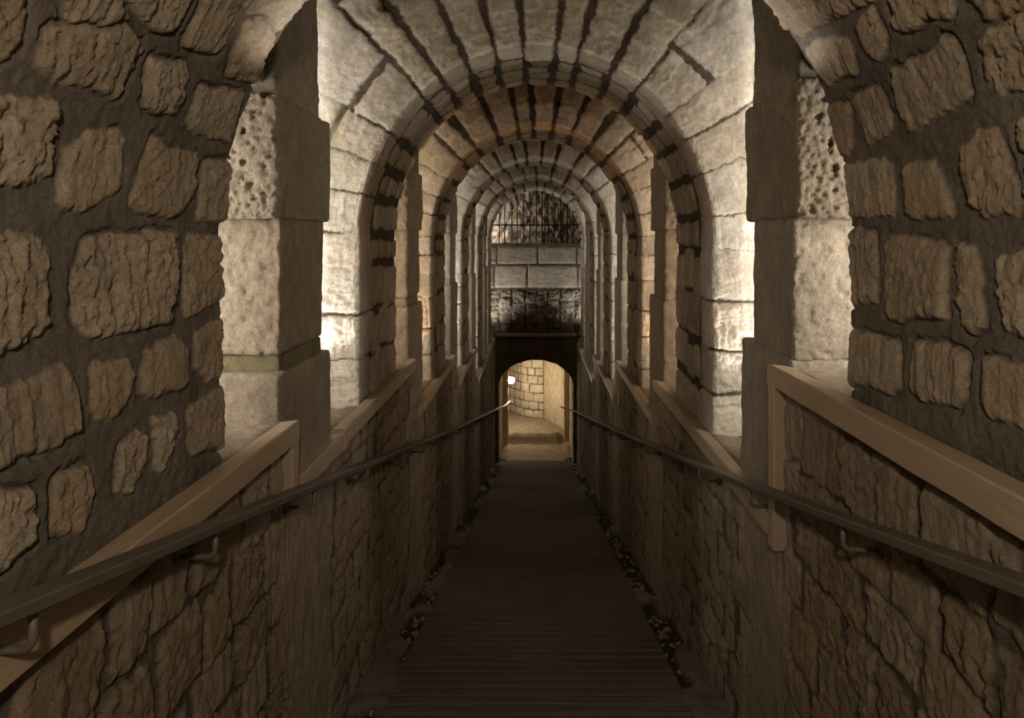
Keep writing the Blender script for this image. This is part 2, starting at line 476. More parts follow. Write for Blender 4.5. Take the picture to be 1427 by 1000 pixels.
def near_arch_stones(path, D):
    out = []
    rnd = random.Random(5)
    for P_ in L_STONES + R_STONES:
        out.append(Stone([(a, b_) for a, b_ in P_]))
    half = path['half']
    # the part behind and above the picture, and the sides below the traced stones
    poly_hit = lambda s_, w_: w_ > .42
    out += courses(-half - path['left'], half + path['right'], 0.0, .40, (.14, .22), (.17, .24), rnd, .018, .012)
    out += courses(-.80, .80, .42, D, (.15, .22), (.2, .45), rnd, .018, .012)
    out += courses(-half - path['left'], half + path['right'], -.6, -.03, (.14, .24), (.2, .4), rnd, .018, .012)
    return out


def ang_s(path, deg):
    th = math.radians(deg)
    # table is in the elliptic parameter: find the s whose point sits at this direction from the springing centre
    X = np.array(path['X'][1:-1]); Hh = np.array(path['H'][1:-1])
    return float(np.interp(th, np.arctan2(X, Hh), path['S'][1:-1]))


def ring_stones(angles, seed, face_len=.6):
    def f(path, D):
        rnd = random.Random(seed); out = []
        half = path['half']
        js = [ang_s(path, a) for a in angles]
        # jamb courses run on below the springing
        sL = -half; sR = half
        edgesL = [js[0]]
        while edgesL[-1] > -half - path['left'] + .08: edgesL.append(edgesL[-1] - rnd.uniform(.13, .26))
        edgesL[-1] = -half - path['left'] - .02
        edgesR = [js[-1]]
        while edgesR[-1] < half + path['right'] - .08: edgesR.append(edgesR[-1] + rnd.uniform(.13, .26))
        edgesR[-1] = half + path['right'] + .02
        E = edgesL[::-1] + js[1:-1] + edgesR
        for a, b_ in zip(E[:-1], E[1:]):
            crown = abs((a + b_) / 2) < .62
            g = rnd.uniform(.016, .024) if crown else rnd.uniform(.004, .009)
            j = lambda q=.008: rnd.uniform(-q, q)
            # face stone: radial joints, turning the corner into the first intrados row; the joints widen outwards with the radius
            w1 = rnd.uniform(.19, .24)
            fl = -rnd.uniform(.5, .66) if (crown or rnd.random() < .4) else -rnd.uniform(.18, .34)
            lift = .014 if crown else .008
            out.append(Stone([(a + g + j(), fl), (a + g + j(), -.2), (a + g + j(), w1 * .4), (a + g + j(), w1), (b_ - g + j(), w1), (b_ - g + j(), w1 * .4), (b_ - g + j(), -.2), (b_ - g + j(), fl)],
                             high=lift, rough=.003, r=.014))
            if fl > -.4:
                out.append(Stone([(a + g + j(), -GAL), (a + g + j(), fl - .02), (b_ - g + j(), fl - .02 + j(.03)), (b_ - g + j(), -GAL)], high=.008, rough=.004, r=.014))
            if rnd.random() < .35 and not crown:
                mid_ = (a + b_) / 2
            # the other intrados rows
            on_jamb = abs((a + b_) / 2) > half + .05
            w_ = w1 + .02
            if not on_jamb:
                rows = [rnd.uniform(.55, 1.3) for _ in range(rnd.choice([3, 3, 4]))]; tot = sum(rows)
                gi = rnd.uniform(.020, .034)
                for q in rows:
                    wb = w_ + (D - w1 - .02) * q / tot
                    out.append(Stone([(a + gi + j(), w_ + .017), (a + gi + j(), wb - .017), (b_ - gi + j(), wb - .017), (b_ - gi + j(), w_ + .017)], high=.013, rough=.0015, r=.02))
                    w_ = wb
            else:
                while w_ < D - .05:
                    wb = min(D, w_ + rnd.uniform(.1, .26))
                    if D - wb < .09: wb = D
                    gi = .014
                    k1 = rnd.uniform(-.03, .03)
                    out.append(Stone([(a + gi + k1 + j(), w_ + .01), (a + gi + k1 + j(), wb - .012), (b_ - gi + k1 + j(), wb - .012), (b_ - gi + k1 + j(), w_ + .01)], high=.012, rough=.003, r=.03))
                    w_ = wb
        return out
    return f


def random_angles(seed):
    rnd = random.Random(seed); out = []; a = -88 + rnd.uniform(-3, 3)
    while a < 84:
        out.append(a); a += rnd.uniform(7.5, 14)
    out.append(88 + rnd.uniform(-3, 3))
    return out


build_arch(.5, 1.785, near_arch_stones, .0038, 'nearest vaulted passage of big rough brown stones framing both sides of the view', 11, None, 'stone_vault')
A2 = [-88, -75, -64.7, -54, -38.5, -30.2, -21.3, -12.2, -3.6, 5.8, 12.9, 24, 34.2, 47, 56, 68, 82]
A3 = [-88, -76, -66, -55, -43, -33, -20, -9, -1.5, 8.5, 18.5, 30, 41, 53, 64, 76, 88]
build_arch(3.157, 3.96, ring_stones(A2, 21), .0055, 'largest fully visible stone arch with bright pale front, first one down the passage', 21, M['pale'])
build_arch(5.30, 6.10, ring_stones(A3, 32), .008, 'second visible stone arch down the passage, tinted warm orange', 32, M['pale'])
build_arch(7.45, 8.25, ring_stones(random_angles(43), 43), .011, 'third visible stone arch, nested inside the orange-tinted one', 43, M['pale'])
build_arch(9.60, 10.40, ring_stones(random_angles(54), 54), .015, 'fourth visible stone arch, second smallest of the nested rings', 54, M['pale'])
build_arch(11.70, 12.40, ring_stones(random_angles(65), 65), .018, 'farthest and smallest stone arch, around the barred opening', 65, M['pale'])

# the outer shell of the side openings (one continuous barrel behind everything)
path = arch_path(AU, KR, 1.95, 1.95)
s = np.linspace(path['S'][0], path['S'][-1], 150); z = np.linspace(-1.6, 14.3, 240)
cx, ch, nx, nh = (np.interp(s, path['S'], path[k])[:, None] for k in ('X', 'H', 'NX', 'NH'))
SS, ZZ = np.meshgrid(s, z, indexing='ij')
off = GAL + .0 + fbm2(SS * 3, ZZ * 3, 4, 71) * .02
P = np.stack([cx + nx * off, ZZ, ch + nh * off], -1)
o = finish('ceiling', grid_mesh([(world(P), dict(stone=smooth(.3, .6, vn2(SS * 5, ZZ * 4, 9)), tint=vn2(SS * 2, ZZ * 2, 3)))], 'ceiling'), M['cement'])
tagged(o, kind='structure', label='barrel vault shell over the side openings')


# ------------------------------------------------------------------ low walls, with stepped sills
def low_wall(side, segs, name, label):
    blocks = []
    rnd = random.Random(80 + side)
    for i, (a, b_, h) in enumerate(segs):
        res = (.0065, .009, .014, .02, .026)[i]
        za = a
        if i == 0: za = .35
        z = np.linspace(za, b_, int((b_ - za) / res) + 2)
        bottom = -floor_h(b_) + .12 - h
        t = np.concatenate([np.arange(-bottom, -.03, res), np.arange(-.03, .03, res), np.linspace(.03, GAL + .1, int(.7 / (res * 2.2)))])
        rad = .02
        # path over the sill corner
        pt = np.array([-9, -rad, -rad * .3, rad * .3, rad, 9]); 
        off = np.array([0, 0, rad * .25, rad * .75, rad * 1.3, 9]); hh = np.array([-9, -rad, -rad * .3, 0, 0, 0]) - h
        no = np.array([-1, -1, -.8, -.4, 0, 0]); nhh = np.array([0, 0, .6, .9, 1, 1])
        lat = AL + np.interp(t, pt, off); hgt = np.interp(t, pt, hh)
        nl = np.interp(t, pt, no); nv = np.interp(t, pt, nhh)
        k0 = 2.13 + 2.145 * i
        plain = lambda s_, w_: k0 - .02 < s_ < k0 + .55
        stones = courses(za, b_, -bottom, -.075, (.12, .19), (.13, .27), rnd, .0085, .014, vertical=True, skip=(plain if i < 4 else None), first=1)
        # pilaster strips of plain render under every pier (their far parts fall in the next segment)
        k1 = 2.13 + 2.145 * (i - 1)
        if i > 0: stones = [q for q in stones if not (k1 - .02 < sum(p[0] for p in q.poly) / len(q.poly) < k1 + .5)]
        Z = z[:, None]; Tt = t[None, :]
        H, Mk, T = lay(Z, Tt, stones, 300 + i * 7 + side, ragged=.009, edge=.008, high=.007, round_=.014, rough=(.003, .008), mortar_rough=.004, streak_dir='w')
        
        ZZ, TT = np.broadcast_arrays(Z, Tt)
        wob = fbm2(ZZ * 6, TT * 9, 3, 640 + i) * .02
        for kk in ([k0] if i < 4 else []) + ([k1] if i > 0 else []):
            Mk = np.maximum(Mk, smooth(kk - .03, kk, ZZ + wob) * smooth(kk + .53, kk + .50, ZZ + wob))
        H = H + fbm2(ZZ * 34, TT * 5, 5, 500 + i + side, .65) * .005
        top = smooth(-.01, .05, TT)
        H = H * (1 - top) + top * (fbm2(ZZ * 8, TT * 8, 4, 600 + i, .55) * .012 + smooth(.05, .30, TT) * .012)
        X = side * (lat[None, :] + nl[None, :] * H); Hh = hgt[None, :] + nv[None, :] * H
        P = np.stack(np.broadcast_arrays(X, ZZ, Hh), -1)
        blocks.append((world(P), dict(stone=np.maximum(Mk * (1 - top), top), tint=T)))
        # riser between this sill and the next, lower one
        nxt = segs[i + 1][2] if i + 1 < len(segs) else None
        if nxt:
            xx = np.linspace(AL, AL + GAL + .1, 30)[:, None]; vv = np.linspace(-nxt - .03, -h, 12)[None, :]
            P = np.stack(np.broadcast_arrays(side * xx, b_ + fbm2(xx * 9 + vv, vv * 9, 3, 620) * .006, vv), -1)
            blocks.append((world(P), dict(stone=np.ones(P.shape[:2]), tint=.5 * np.ones(P.shape[:2]))))
    # the stretch behind the camera
    z = np.linspace(-1.4, .36, 60)[:, None]; t = np.linspace(-1.6, -segs[0][2], 50)[None, :]
    P = np.stack(np.broadcast_arrays(side * (AL + fbm2(z * 8, t * 8, 3, 7) * .008), z, t), -1)
    blocks.append((world(P), {}))
    t2 = np.linspace(AL, AL + GAL + .1, 20)[None, :]
    P = np.stack(np.broadcast_arrays(side * t2, z, -segs[0][2] + 0 * t2), -1)
    blocks.append((world(P), {}))
    o = finish(name, grid_mesh(blocks, name), M['low'])
    tagged(o, kind='structure', label=label)


low_wall(-1, SILL_L, 'wall_left', 'low rubble wall under the left coping beams and handrail')
low_wall(1, SILL_R, 'wall_right', 'low rubble wall under the right coping beams and handrail')


# ------------------------------------------------------------------ piers
def vn3(x, y, z, seed):
    """cheap 3-D feel from three planes"""
    return (fbm2(x + z * .7, y - z * .5, 4, seed, .6) + fbm2(y + x * .6, z + x * .4, 4, seed + 7, .6)) * .6


def rough_box(x0, x1, z0, z1, h0, h1, res, seed, amp=.004, front_amp=.004, front_scale=14, rad=.015, side=1, grooves=()):
    """a dressed block: subdivided box, rounded arrises, worn faces; the front (towards -z) can be much rougher"""
    nx, nz, nh = (max(3, int((b_ - a_) / res) + 1) for a_, b_ in ((x0, x1), (z0, z1), (h0, h1)))
    blocks = []
    c = np.array([(x0 + x1) / 2, (z0 + z1) / 2, (h0 + h1) / 2]); e = np.array([(x1 - x0) / 2, (z1 - z0) / 2, (h1 - h0) / 2])
    ux = np.linspace(-1, 1, nx); uz = np.linspace(-1, 1, nz); uh = np.linspace(-1, 1, nh)
    for ax, sg in ((0, -1), (0, 1), (1, -1), (1, 1), (2, -1), (2, 1)):
        A, B = [(uz, uh), (ux, uh), (ux, uz)][ax]
        a_, b_ = np.meshgrid(A, B, indexing='ij')
        q = np.empty(a_.shape + (3,)); o_ = [i for i in range(3) if i != ax]
        q[..., ax] = sg; q[..., o_[0]] = a_; q[..., o_[1]] = b_
        P = q * e
        inner = np.clip(P, -(e - rad), e - rad)
        d = P - inner; L = np.linalg.norm(d, axis=-1, keepdims=True)
        n = d / np.maximum(L, 1e-9)
        P = inner + n * rad + c
        dis = vn3(P[..., 0] * 14, P[..., 1] * 14, P[..., 2] * 14, seed) * amp + vn3(P[..., 0] * 3, P[..., 1] * 3, P[..., 2] * 3, seed + 2) * amp * 1.2
        if front_amp:
            fr = np.clip(-n[..., 1], 0, 1)
            f_ = fbm2(P[..., 0] * front_scale, P[..., 2] * front_scale, 4, seed + 3, .6)
            dis = dis + fr * (f_ * front_amp - np.abs(f_) * front_amp * .3)
        P = P + n * dis[..., None]
        tint = np.full(a_.shape, (seed * .37) % 1)
        if (ax, sg) in ((0, 1), (1, -1), (2, 1)): pass
        else: P = P[::-1]
        blocks.append((P, dict(stone=np.ones(a_.shape), tint=tint)))
    return blocks


def pier(side, k, label):
    dz = 2.145 * k
    zf = 2.13 + dz
    base_h = max(sill(side, zf + .35), sill(side, zf)) 
    hb = -max(sill(side, zf - .02), sill(side, zf + .4)) - .0
    x_in, x_out = .80, 1.12
    res = .0055 + .006 * k
    t = empty('stone_pier', (side * .96, zf + .25, EYE + hb), label, 'pier', 'stone piers between the arches')
    X = lambda a, b_: (side * a, side * b_) if side > 0 else (side * b_, side * a)

    def blk(name, za, zb, ha, hb_, seed, xi=x_in, **kw):
        xa, xb = X(xi, x_out)
        bl = rough_box(xa, xb, za + dz, zb + dz, ha, hb_, res, seed, **kw)
        return finish(name, grid_mesh([(world(P), a) for P, a in bl], name), M['moss'] if name == 'moulding' and k == 0 else M['pier'], t)
    sd = 900 + k * 20 + (side > 0) * 7
    if side < 0:
        blk('base_block', 2.13, 2.67, hb - .02, -.42, sd + 1, front_amp=.004)
        blk('moulding', 2.175, 2.60, -.43, -.36, sd + 2, xi=.815, amp=.006)
        blk('shaft', 2.165, 2.60, -.365, .075, sd + 3, xi=.81, front_amp=.006, front_scale=36)
        blk('cap_block', 2.115, 2.655, .068, .46, sd + 4, front_amp=.010, front_scale=62, amp=.005)
        blk('upper_shaft', 2.14, 2.55, .45, 1.32, sd + 5, amp=.006, xi=.81)
        blk('lintel', 1.80, 2.16, .50, .86, sd + 6, amp=.008, xi=.85)
    else:
        blk('base_block', 2.15, 2.67, hb - .02, -.375, sd + 1, front_amp=.004)
        blk('shaft', 2.15, 2.545, -.385, .075, sd + 3, xi=.81, front_amp=.006, front_scale=36)
        blk('cap_block', 2.09, 2.615, .068, .50, sd + 4, front_amp=.009, front_scale=58, amp=.005)
        blk('upper_shaft', 2.12, 2.55, .49, 1.32, sd + 5, amp=.006, xi=.81)
        blk('lintel', 1.80, 2.14, .52, .86, sd + 6, amp=.008, xi=.85)
    return t


PL = ['beside the bright niche', 'under the orange glow', 'behind the second arch', 'behind the third arch', 'just before the smallest arch']
ORD = ['nearest', 'second', 'third', 'fourth', 'farthest']
for side, nm in ((-1, 'left'), (1, 'right')):
    for k in range(5):
        pier(side, k, '%s stone pier on the %s low wall, %s' % (ORD[k], nm, PL[k]))

# ------------------------------------------------------------------ coping beams
def bar_mesh(pts, hw, hh, bev=.004, up=(0, 0, 1)):
    """rectangular bar with bevelled arrises through points (x, y, z)"""
    prof = [(-hw, -hh + bev), (-hw + bev, -hh), (hw - bev, -hh), (hw, -hh + bev), (hw, hh - bev), (hw - bev, hh), (-hw + bev, hh), (-hw, hh - bev)]
    P = np.array(pts, float); n = len(P)
    V = []
    for i in range(n):
        d = P[min(i + 1, n - 1)] - P[max(i - 1, 0)]; d /= np.linalg.norm(d)
        r = np.cross(d, up); r /= np.linalg.norm(r); u = np.cross(r, d)
        for a, b_ in prof: V.append(P[i] + r * a + u * b_)
    m_ = len(prof); F = []
    for i in range(n - 1):
        for j in range(m_):
            F.append((i * m_ + j, i * m_ + (j + 1) % m_, (i + 1) * m_ + (j + 1) % m_, (i + 1) * m_ + j))
    V.append(P[0]); V.append(P[-1]); a0, a1 = len(V) - 2, len(V) - 1
    for j in range(m_):
        F.append((a0, (j + 1) % m_, j, j)); F.append((a1, (n - 1) * m_ + j, (n - 1) * m_ + (j + 1) % m_, (n - 1) * m_ + (j + 1) % m_))
    return np.array(V), F


def poly_mesh(name, V, F):
    me = bpy.data.meshes.new(name)
    F2 = []
    for f_ in F:
        g = []
        for v in f_:
            if v not in g: g.append(int(v))
        if len(g) > 2: F2.append(g)
    me.from_pydata([tuple(v) for v in V], [], F2); me.validate(); me.update()
    return me


def tube(pts, r, n=10):
    P = np.array(pts, float); V = []; F = []
    ref = np.array([0, 0, 1.]) 
    d0 = P[1] - P[0]
    if abs(d0[2]) > .9 * np.linalg.norm(d0): ref = np.array([0, 1., 0])
    for i in range(len(P)):
        d = P[min(i + 1, len(P) - 1)] - P[max(i - 1, 0)]; d /= np.linalg.norm(d)
        r_ = np.cross(d, ref); 
        if np.linalg.norm(r_) < .05: r_ = np.cross(d, np.array([0, 1., 0]))
        r_ /= np.linalg.norm(r_); u = np.cross(r_, d)
        rad = r[i] if hasattr(r, '__len__') else r
        for j in range(n):
            a = 2 * PI * j / n; V.append(P[i] + (r_ * math.cos(a) + u * math.sin(a)) * rad)
    for i in range(len(P) - 1):
        for j in range(n): F.append((i * n + j, i * n + (j + 1) % n, (i + 1) * n + (j + 1) % n, (i + 1) * n + j))
    V.append(P[0]); V.append(P[-1])
    for j in range(n):
        F.append((len(V) - 2, (j + 1) % n, j)); F.append((len(V) - 1, (len(P) - 1) * n + j, (len(P) - 1) * n + (j + 1) % n))
    return np.array(V), F


def merge(parts):
    V = []; F = []; o_ = 0
    for v, f_ in parts:
        V.append(v); F += [tuple(i + o_ for i in q) for q in f_]; o_ += len(v)
    return np.concatenate(V), F


BHW, BHH = .027, .034


def coping(side, za, zb, h, label, posts=()):
    x = side * (AL - .012)
    t = empty('coping_beam', (x, za, EYE - h), label, 'beam', 'coping beams on the low walls')
    c = EYE - h - BHH + .012
    n = max(2, int((zb - za) / .12))
    rnd = random.Random(int(za * 100) + side)
    pts = [(x + rnd.uniform(-.0015, .0015), za + (zb - za) * i / n, c + rnd.uniform(-.001, .001)) for i in range(n + 1)]
    V, F = bar_mesh(pts, BHW, BHH)
    finish('rail_board', poly_mesh('rail_board', V, F), M['wood'], t)
    for (zp, top, bot) in posts:
        V, F = bar_mesh([(x, zp, EYE + top), (x, zp, EYE + (top + bot) / 2), (x, zp, EYE + bot)], .027, .027, up=(0, 1, 0))
        finish('post', poly_mesh('post', V, F), M['wood'], t)


coping(-1, -.6, 2.165, .58, 'nearest brown wooden coping beam on the left low wall, short post at its far end', [(2.135, -.6, -.80)])
coping(-1, 2.20, 2.68, .765, 'short brown wooden coping beam at the foot of the nearest left pier')
coping(-1, 2.69, 4.29, .755, 'brown wooden coping beam on the left low wall below the largest arch', [(2.70, -.75, -.825)])
coping(-1, 4.37, 6.52, 1.09, 'brown wooden coping beam on the left low wall below the second arch')
coping(-1, 6.63, 8.74, 1.375, 'brown wooden coping beam on the left low wall below the third arch')
coping(-1, 8.85, 12.6, 1.80, 'farthest and lowest coping beam on the left low wall')
coping(1, -.6, 2.215, .41, 'nearest brown wooden coping beam on the right low wall, tall post at its far end', [(2.185, -.43, -.98)])
coping(1, 2.23, 4.40, .90, 'brown wooden coping beam on the right low wall below the largest arch')
coping(1, 4.42, 6.50, 1.145, 'brown wooden coping beam on the right low wall below the second arch')
coping(1, 6.65, 9.0, 1.52, 'brown wooden coping beam on the right low wall below the third arch')
coping(1, 9.15, 12.5, 1.87, 'farthest and lowest coping beam on the right low wall')

# ------------------------------------------------------------------ handrails
RX = .70


def handrail(side, pts, zs, label):
    """pts: (lateral, z, height) of the rail axis"""
    p0 = pts[0]
    t = empty('handrail', (side * p0[0], p0[1], EYE + p0[2]), label, 'handrail')
    zz = np.array([p[1] for p in pts]); xx = np.array([p[0] for p in pts]); hh = np.array([p[2] for p in pts])
    zs_ = sorted(set(list(np.linspace(zz[0], zz[-1], 60)) + list(zz)))
    P = [(side * np.interp(q, zz, xx), q, EYE + np.interp(q, zz, hh)) for q in zs_]
    V, F = bar_mesh(P, .023, .0105, .003)
    finish('rail', poly_mesh('rail', V, F), M['rail'], t)
    for q in zs:
        x = np.interp(q, zz, xx); h = np.interp(q, zz, hh)
        wall = AL + .012
        path_ = [(x, q, h - .004), (x, q, h - .050)]
        for a in np.linspace(.3, PI / 2, 5): path_.append((x + .018 * (1 - math.cos(a)), q, h - .050 - .018 * math.sin(a)))
        path_ += [(x + .05, q, h - .0685), (wall, q, h - .069)]
        V, F = tube([(side * a, b_, EYE + c) for a, b_, c in path_], .0062)
        fl = tube([(side * (AL - .012), q, EYE + h - .069), (side * (AL + .004), q, EYE + h - .069)], .018, 14)
        br = finish('bracket', poly_mesh('bracket', V, F), M['rail'], t)
        for p in br.data.polygons: p.use_smooth = True
        # the wall rosette is a piece of the bracket
        ro = bpy.data.objects.new('rosette', poly_mesh('rosette', *fl)); col.objects.link(ro); ro.data.materials.append(M['rail'])
        ro.parent = br
        co = np.empty(len(ro.data.vertices) * 3); ro.data.vertices.foreach_get('co', co)
        ro.data.vertices.foreach_set('co', (co.reshape(-1, 3) - np.array(t.location)).ravel()); ro.data.update()


SR = (547 - 335) / 951.


def lh(z): return -(.4137 * RX + SR * z)


handrail(-1, [(RX, -.5, lh(-.5)), (RX, 1.6, lh(1.6)), (RX, 6.0, lh(6.0) - .02), (RX, 12.75, lh(12.75)), (.62, 13.5, lh(13.4)), (.54, 14.2, -3.345)],
         [.27, .95, 1.49, 2.15, 2.83, 3.56] + [3.56 + .7 * i for i in range(1, 14)], 'dark flat-topped metal handrail along the left wall')
handrail(1, [(RX, -.5, -.136), (RX, .985, -.497), (RX, 2.36, -.831), (RX, 5.9, -1.64), (RX, 12.75, -3.17), (.60, 13.2, -3.27), (.495, 13.0 + .6, -3.31)],
         [.2, .87, 1.555, 2.23, 2.92, 3.64] + [3.64 + .7 * i for i in range(1, 13)], 'dark flat-topped metal handrail along the right wall')

# ------------------------------------------------------------------ ramp floor
rnd = random.Random(3)
zs = []; hs = []
q = -1.4
while q < 13.55:
    L = .085; d = rnd.uniform(-.0018, .0018)
    zs += [q + .002, q + .008, q + .03, q + .055, q + .077, q + .083]; hs += [-.003 + d, d, d + .0006, d + .0006, d, -.003 + d]
    q += L
zs = np.array(zs); hs = np.array(hs)
x = np.linspace(-.64, .64, 60)
ZZ, XX = np.meshgrid(zs, x, indexing='ij')
P = np.stack([XX, ZZ, floor_h(ZZ) + hs[:, None] + fbm2(XX * 2.2, ZZ * 2, 3, 14) * .003], -1)
rim = P.copy()
edge_l = np.stack([P[:, 0], P[:, 0] - np.array([0, 0, .06])], 1)[:, ::-1]; edge_r = np.stack([P[:, -1], P[:, -1] - np.array([0, 0, .06])], 1)
o = finish('floor', grid_mesh([(world(P[:, ::1]), {}), (world(edge_l), {}), (world(edge_r), {})], 'floor'), M['plank'])
for p in o.data.polygons: p.use_smooth = False
tagged(o, kind='structure', label='dark ribbed plank ramp running down the middle of the passage')
for side, nm in ((-1, 'left'), (1, 'right')):
    z = np.concatenate([np.arange(-1.4, 5, .014), np.arange(5, 13.6, .03)])[:, None]; x = np.linspace(.625, .86, 26)[None, :]
    ZZ, XX = np.broadcast_arrays(z, x)
    n1 = fbm2(ZZ * 9, XX * 14, 5, 33 + side, .6)
    patch = smooth(.05, .35, fbm2(ZZ * 2.1, XX * 5, 2, 50 + side))
    hh = floor_h(ZZ) - .03 + n1 * .022 * (1 - .5 * patch) + patch * .03
    P = np.stack(np.broadcast_arrays(side * XX, ZZ, hh), -1)
    o = finish('gutter', grid_mesh([(world(P), dict(stone=patch, tint=.4 + 0 * patch))], 'gutter'), M['gut'] if 'gut' in M else M['dirt'])
    tagged(o, 'rough dark dirt strip between the ramp and the %s wall' % nm, 'gutter', kind='stuff')
    # loose broken stones lying in the strip
    rnd = random.Random(70 + side); parts = []
    for i in range(230):
        zc = rnd.uniform(1.6, 6.5) if i < 170 else rnd.uniform(6.5, 13); xc = rnd.uniform(.655, .765); r = rnd.uniform(.005, .016) * (1.5 if rnd.random() < .1 else 1)
        nv, nu = 4, 7; V = [(0, 0, r)]; F = []
        for a in range(1, nv):
            for b_ in range(nu):
                ph = PI * a / nv; la = 2 * PI * (b_ + .3 * a) / nu; rr = r * rnd.uniform(.7, 1.25)
                V.append((rr * math.sin(ph) * math.cos(la) * 1.2, rr * math.sin(ph) * math.sin(la), rr * math.cos(ph) * .7))
        V.append((0, 0, -r))
        for b_ in range(nu):
            F.append((0, 1 + b_, 1 + (b_ + 1) % nu)); F.append((len(V) - 1, 1 + (nv - 2) * nu + (b_ + 1) % nu, 1 + (nv - 2) * nu + b_))
            for a in range(nv - 2): F.append((1 + a * nu + b_, 1 + (a + 1) * nu + b_, 1 + (a + 1) * nu + (b_ + 1) % nu, 1 + a * nu + (b_ + 1) % nu))
        parts.append((np.array(V) + np.array([side * xc, zc, EYE + floor_h(zc) - .022]), F))
    o = finish('rubble', poly_mesh('rubble', *merge(parts)), M['rubble_bits'])
    tagged(o, 'crumbled stone bits lying in the dirt strip by the %s wall' % nm, 'rubble', kind='stuff')

# ------------------------------------------------------------------ end wall
SIL_E = 1.80


def panel(x0, x1, h0, h1, z, stones, res, seed, darken=None, name='wall_end', mat='pale', **kw):
    s = np.arange(x0, x1 + res * .5, res); w = np.arange(h0, h1 + res * .5, res)
    H, Mk, T = lay(s[:, None], w[None, :], stones, seed, **kw)
    SS, WW = np.meshgrid(s, w, indexing='ij')
    return (world(np.stack([SS, z - H, WW], -1)), dict(stone=Mk, tint=T, darken=darken(SS, WW) if darken else None)), SS, WW


rnd = random.Random(12)
st = []
for (h0, h1, joints) in ((-.445, -.105, [-1.5, -.75, .03, .78, 1.5]), (-.90, -.475, [-1.5, -.80, -.17, .80, 1.5])):
    for a, b_ in zip(joints[:-1], joints[1:]):
        st.append(Stone([(a + .012, h0), (a + .012, h1), (b_ - .012, h1), (b_ - .012, h0)], high=.02, rough=.004, r=.012))
for q in courses(-1.5, 1.5, -1.85, -.95, (.2, .3), (.15, .25), rnd, .01, .02): q.rough = .02; q.tint = .1; st.append(q)


def end_darken(x, h):  # darker downwards, most around the middle and along the foot
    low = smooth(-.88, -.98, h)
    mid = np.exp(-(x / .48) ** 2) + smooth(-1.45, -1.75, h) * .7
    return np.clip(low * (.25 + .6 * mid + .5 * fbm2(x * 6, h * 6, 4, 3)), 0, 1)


blk_, SS, WW = panel(-1.5, 1.5, -1.85, -.06, ZEND, st, .016, 120, end_darken, high=.02, edge=.012, rough=(.004, .012), ragged=.008)
xx = np.linspace(-1.5, 1.5, 80)[:, None]; zz = np.linspace(ZEND - .05, ZEND + .7, 24)[None, :]
sillP = np.stack(np.broadcast_arrays(xx, zz, -.05 + fbm2(xx * 7, zz * 7, 3, 8) * .012), -1)
fr = np.linspace(-.13, -.05, 6)[None, :]
frP = np.stack(np.broadcast_arrays(xx, ZEND - .05 + fbm2(xx * 7, fr * 9, 3, 8) * .006, fr), -1)
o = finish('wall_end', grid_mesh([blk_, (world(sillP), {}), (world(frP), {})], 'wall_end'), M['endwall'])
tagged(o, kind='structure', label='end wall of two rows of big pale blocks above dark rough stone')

# rock face seen through the bars
s = np.arange(-1.5, 1.51, .016); w = np.arange(-.1, 1.6, .016)
SS, WW = np.meshgrid(s, w, indexing='ij')
H = fbm2(SS * 9, WW * 7, 5, 81, .62) * .03
P = np.stack([SS, ZEND + .62 - H, WW], -1)
o = finish('wall_back', grid_mesh([(world(P), dict(stone=smooth(-.1, .2, fbm2(SS * 8, WW * 8, 3, 5)), tint=vn2(SS * 6, WW * 6, 2)))], 'wall_back'), M['rubble'])
tagged(o, kind='structure', label='rough rock face behind the iron bars')

# iron grille
t = empty('iron_grille', (0, ZEND + .1, EYE - .05), 'black iron bars closing the round-topped opening above the end wall', 'grille')
for i in range(13):
    x = -.72 + i * .12 + random.Random(i).uniform(-.01, .01)
    V, F = tube([(x, ZEND + .1, EYE - .06), (x, ZEND + .1, EYE + .4), (x + .004, ZEND + .1, EYE + .99)], .0115, 8)
    finish('bar', poly_mesh('bar', V, F), M['iron'], t)
for h in (.30, .95):
    V, F = bar_mesh([(-.86, ZEND + .1, EYE + h), (0, ZEND + .1, EYE + h), (.86, ZEND + .1, EYE + h)], .012, .012)
    finish('cross_bar', poly_mesh('cross_bar', V, F), M['iron'], t)

# steel ledge below the dark stone
V, F = bar_mesh([(-.775, ZEND - .03, EYE - 1.80), (0, ZEND - .03, EYE - 1.803), (.775, ZEND - .03, EYE - 1.80)], .06, .028, .006)
o = finish('ledge_beam', poly_mesh('ledge_beam', V, F), M['steel'])
tagged(o, 'thin brown ledge beam spanning the passage above the dark doorway wall', 'beam', kind='thing')

# ------------------------------------------------------------------ doorway wall and the passage beyond
ZD1 = 14.55
fl_end = floor_h(13.5)
DA, DRISE, DSP = .71, .52, -2.82


def door_arch(a, k, spring, bottom, z0, z1, of, ob, name, mat, label, seed, shade_front, res=.02, rad=.02):
    pth = arch_path(a, k, spring - bottom, spring - bottom, spring)
    prof = U_profile(z0, z1, of, ob, rad)
    D = z1 - z0
    s = np.arange(pth['S'][0], pth['S'][-1] + res * .5, res)
    w = np.concatenate([np.linspace(-of, -.05, max(4, int(of / .025))), np.linspace(-.04, .04, 9), np.linspace(.05, D - .05, max(3, int(D / .03))), np.linspace(D - .04, D + ob, 12)])
    P, N = sweep(pth, prof, s, w)
    SS, WW = np.broadcast_arrays(s[:, None], w[None, :])
    H = fbm2(SS * 10, WW * 10, 4, seed, .6) * .010
    P = P + N * H[..., None]
    darken = smooth(.04, -.04, WW) * shade_front  # shade below the ledge painted into the colour of the doorway wall's front
    o = finish(name, grid_mesh([(world(P), dict(stone=.7 + 0 * SS, tint=vn2(SS * 4, WW * 4, 7), darken=darken))], name), mat)
    tagged(o, kind='structure', label=label)


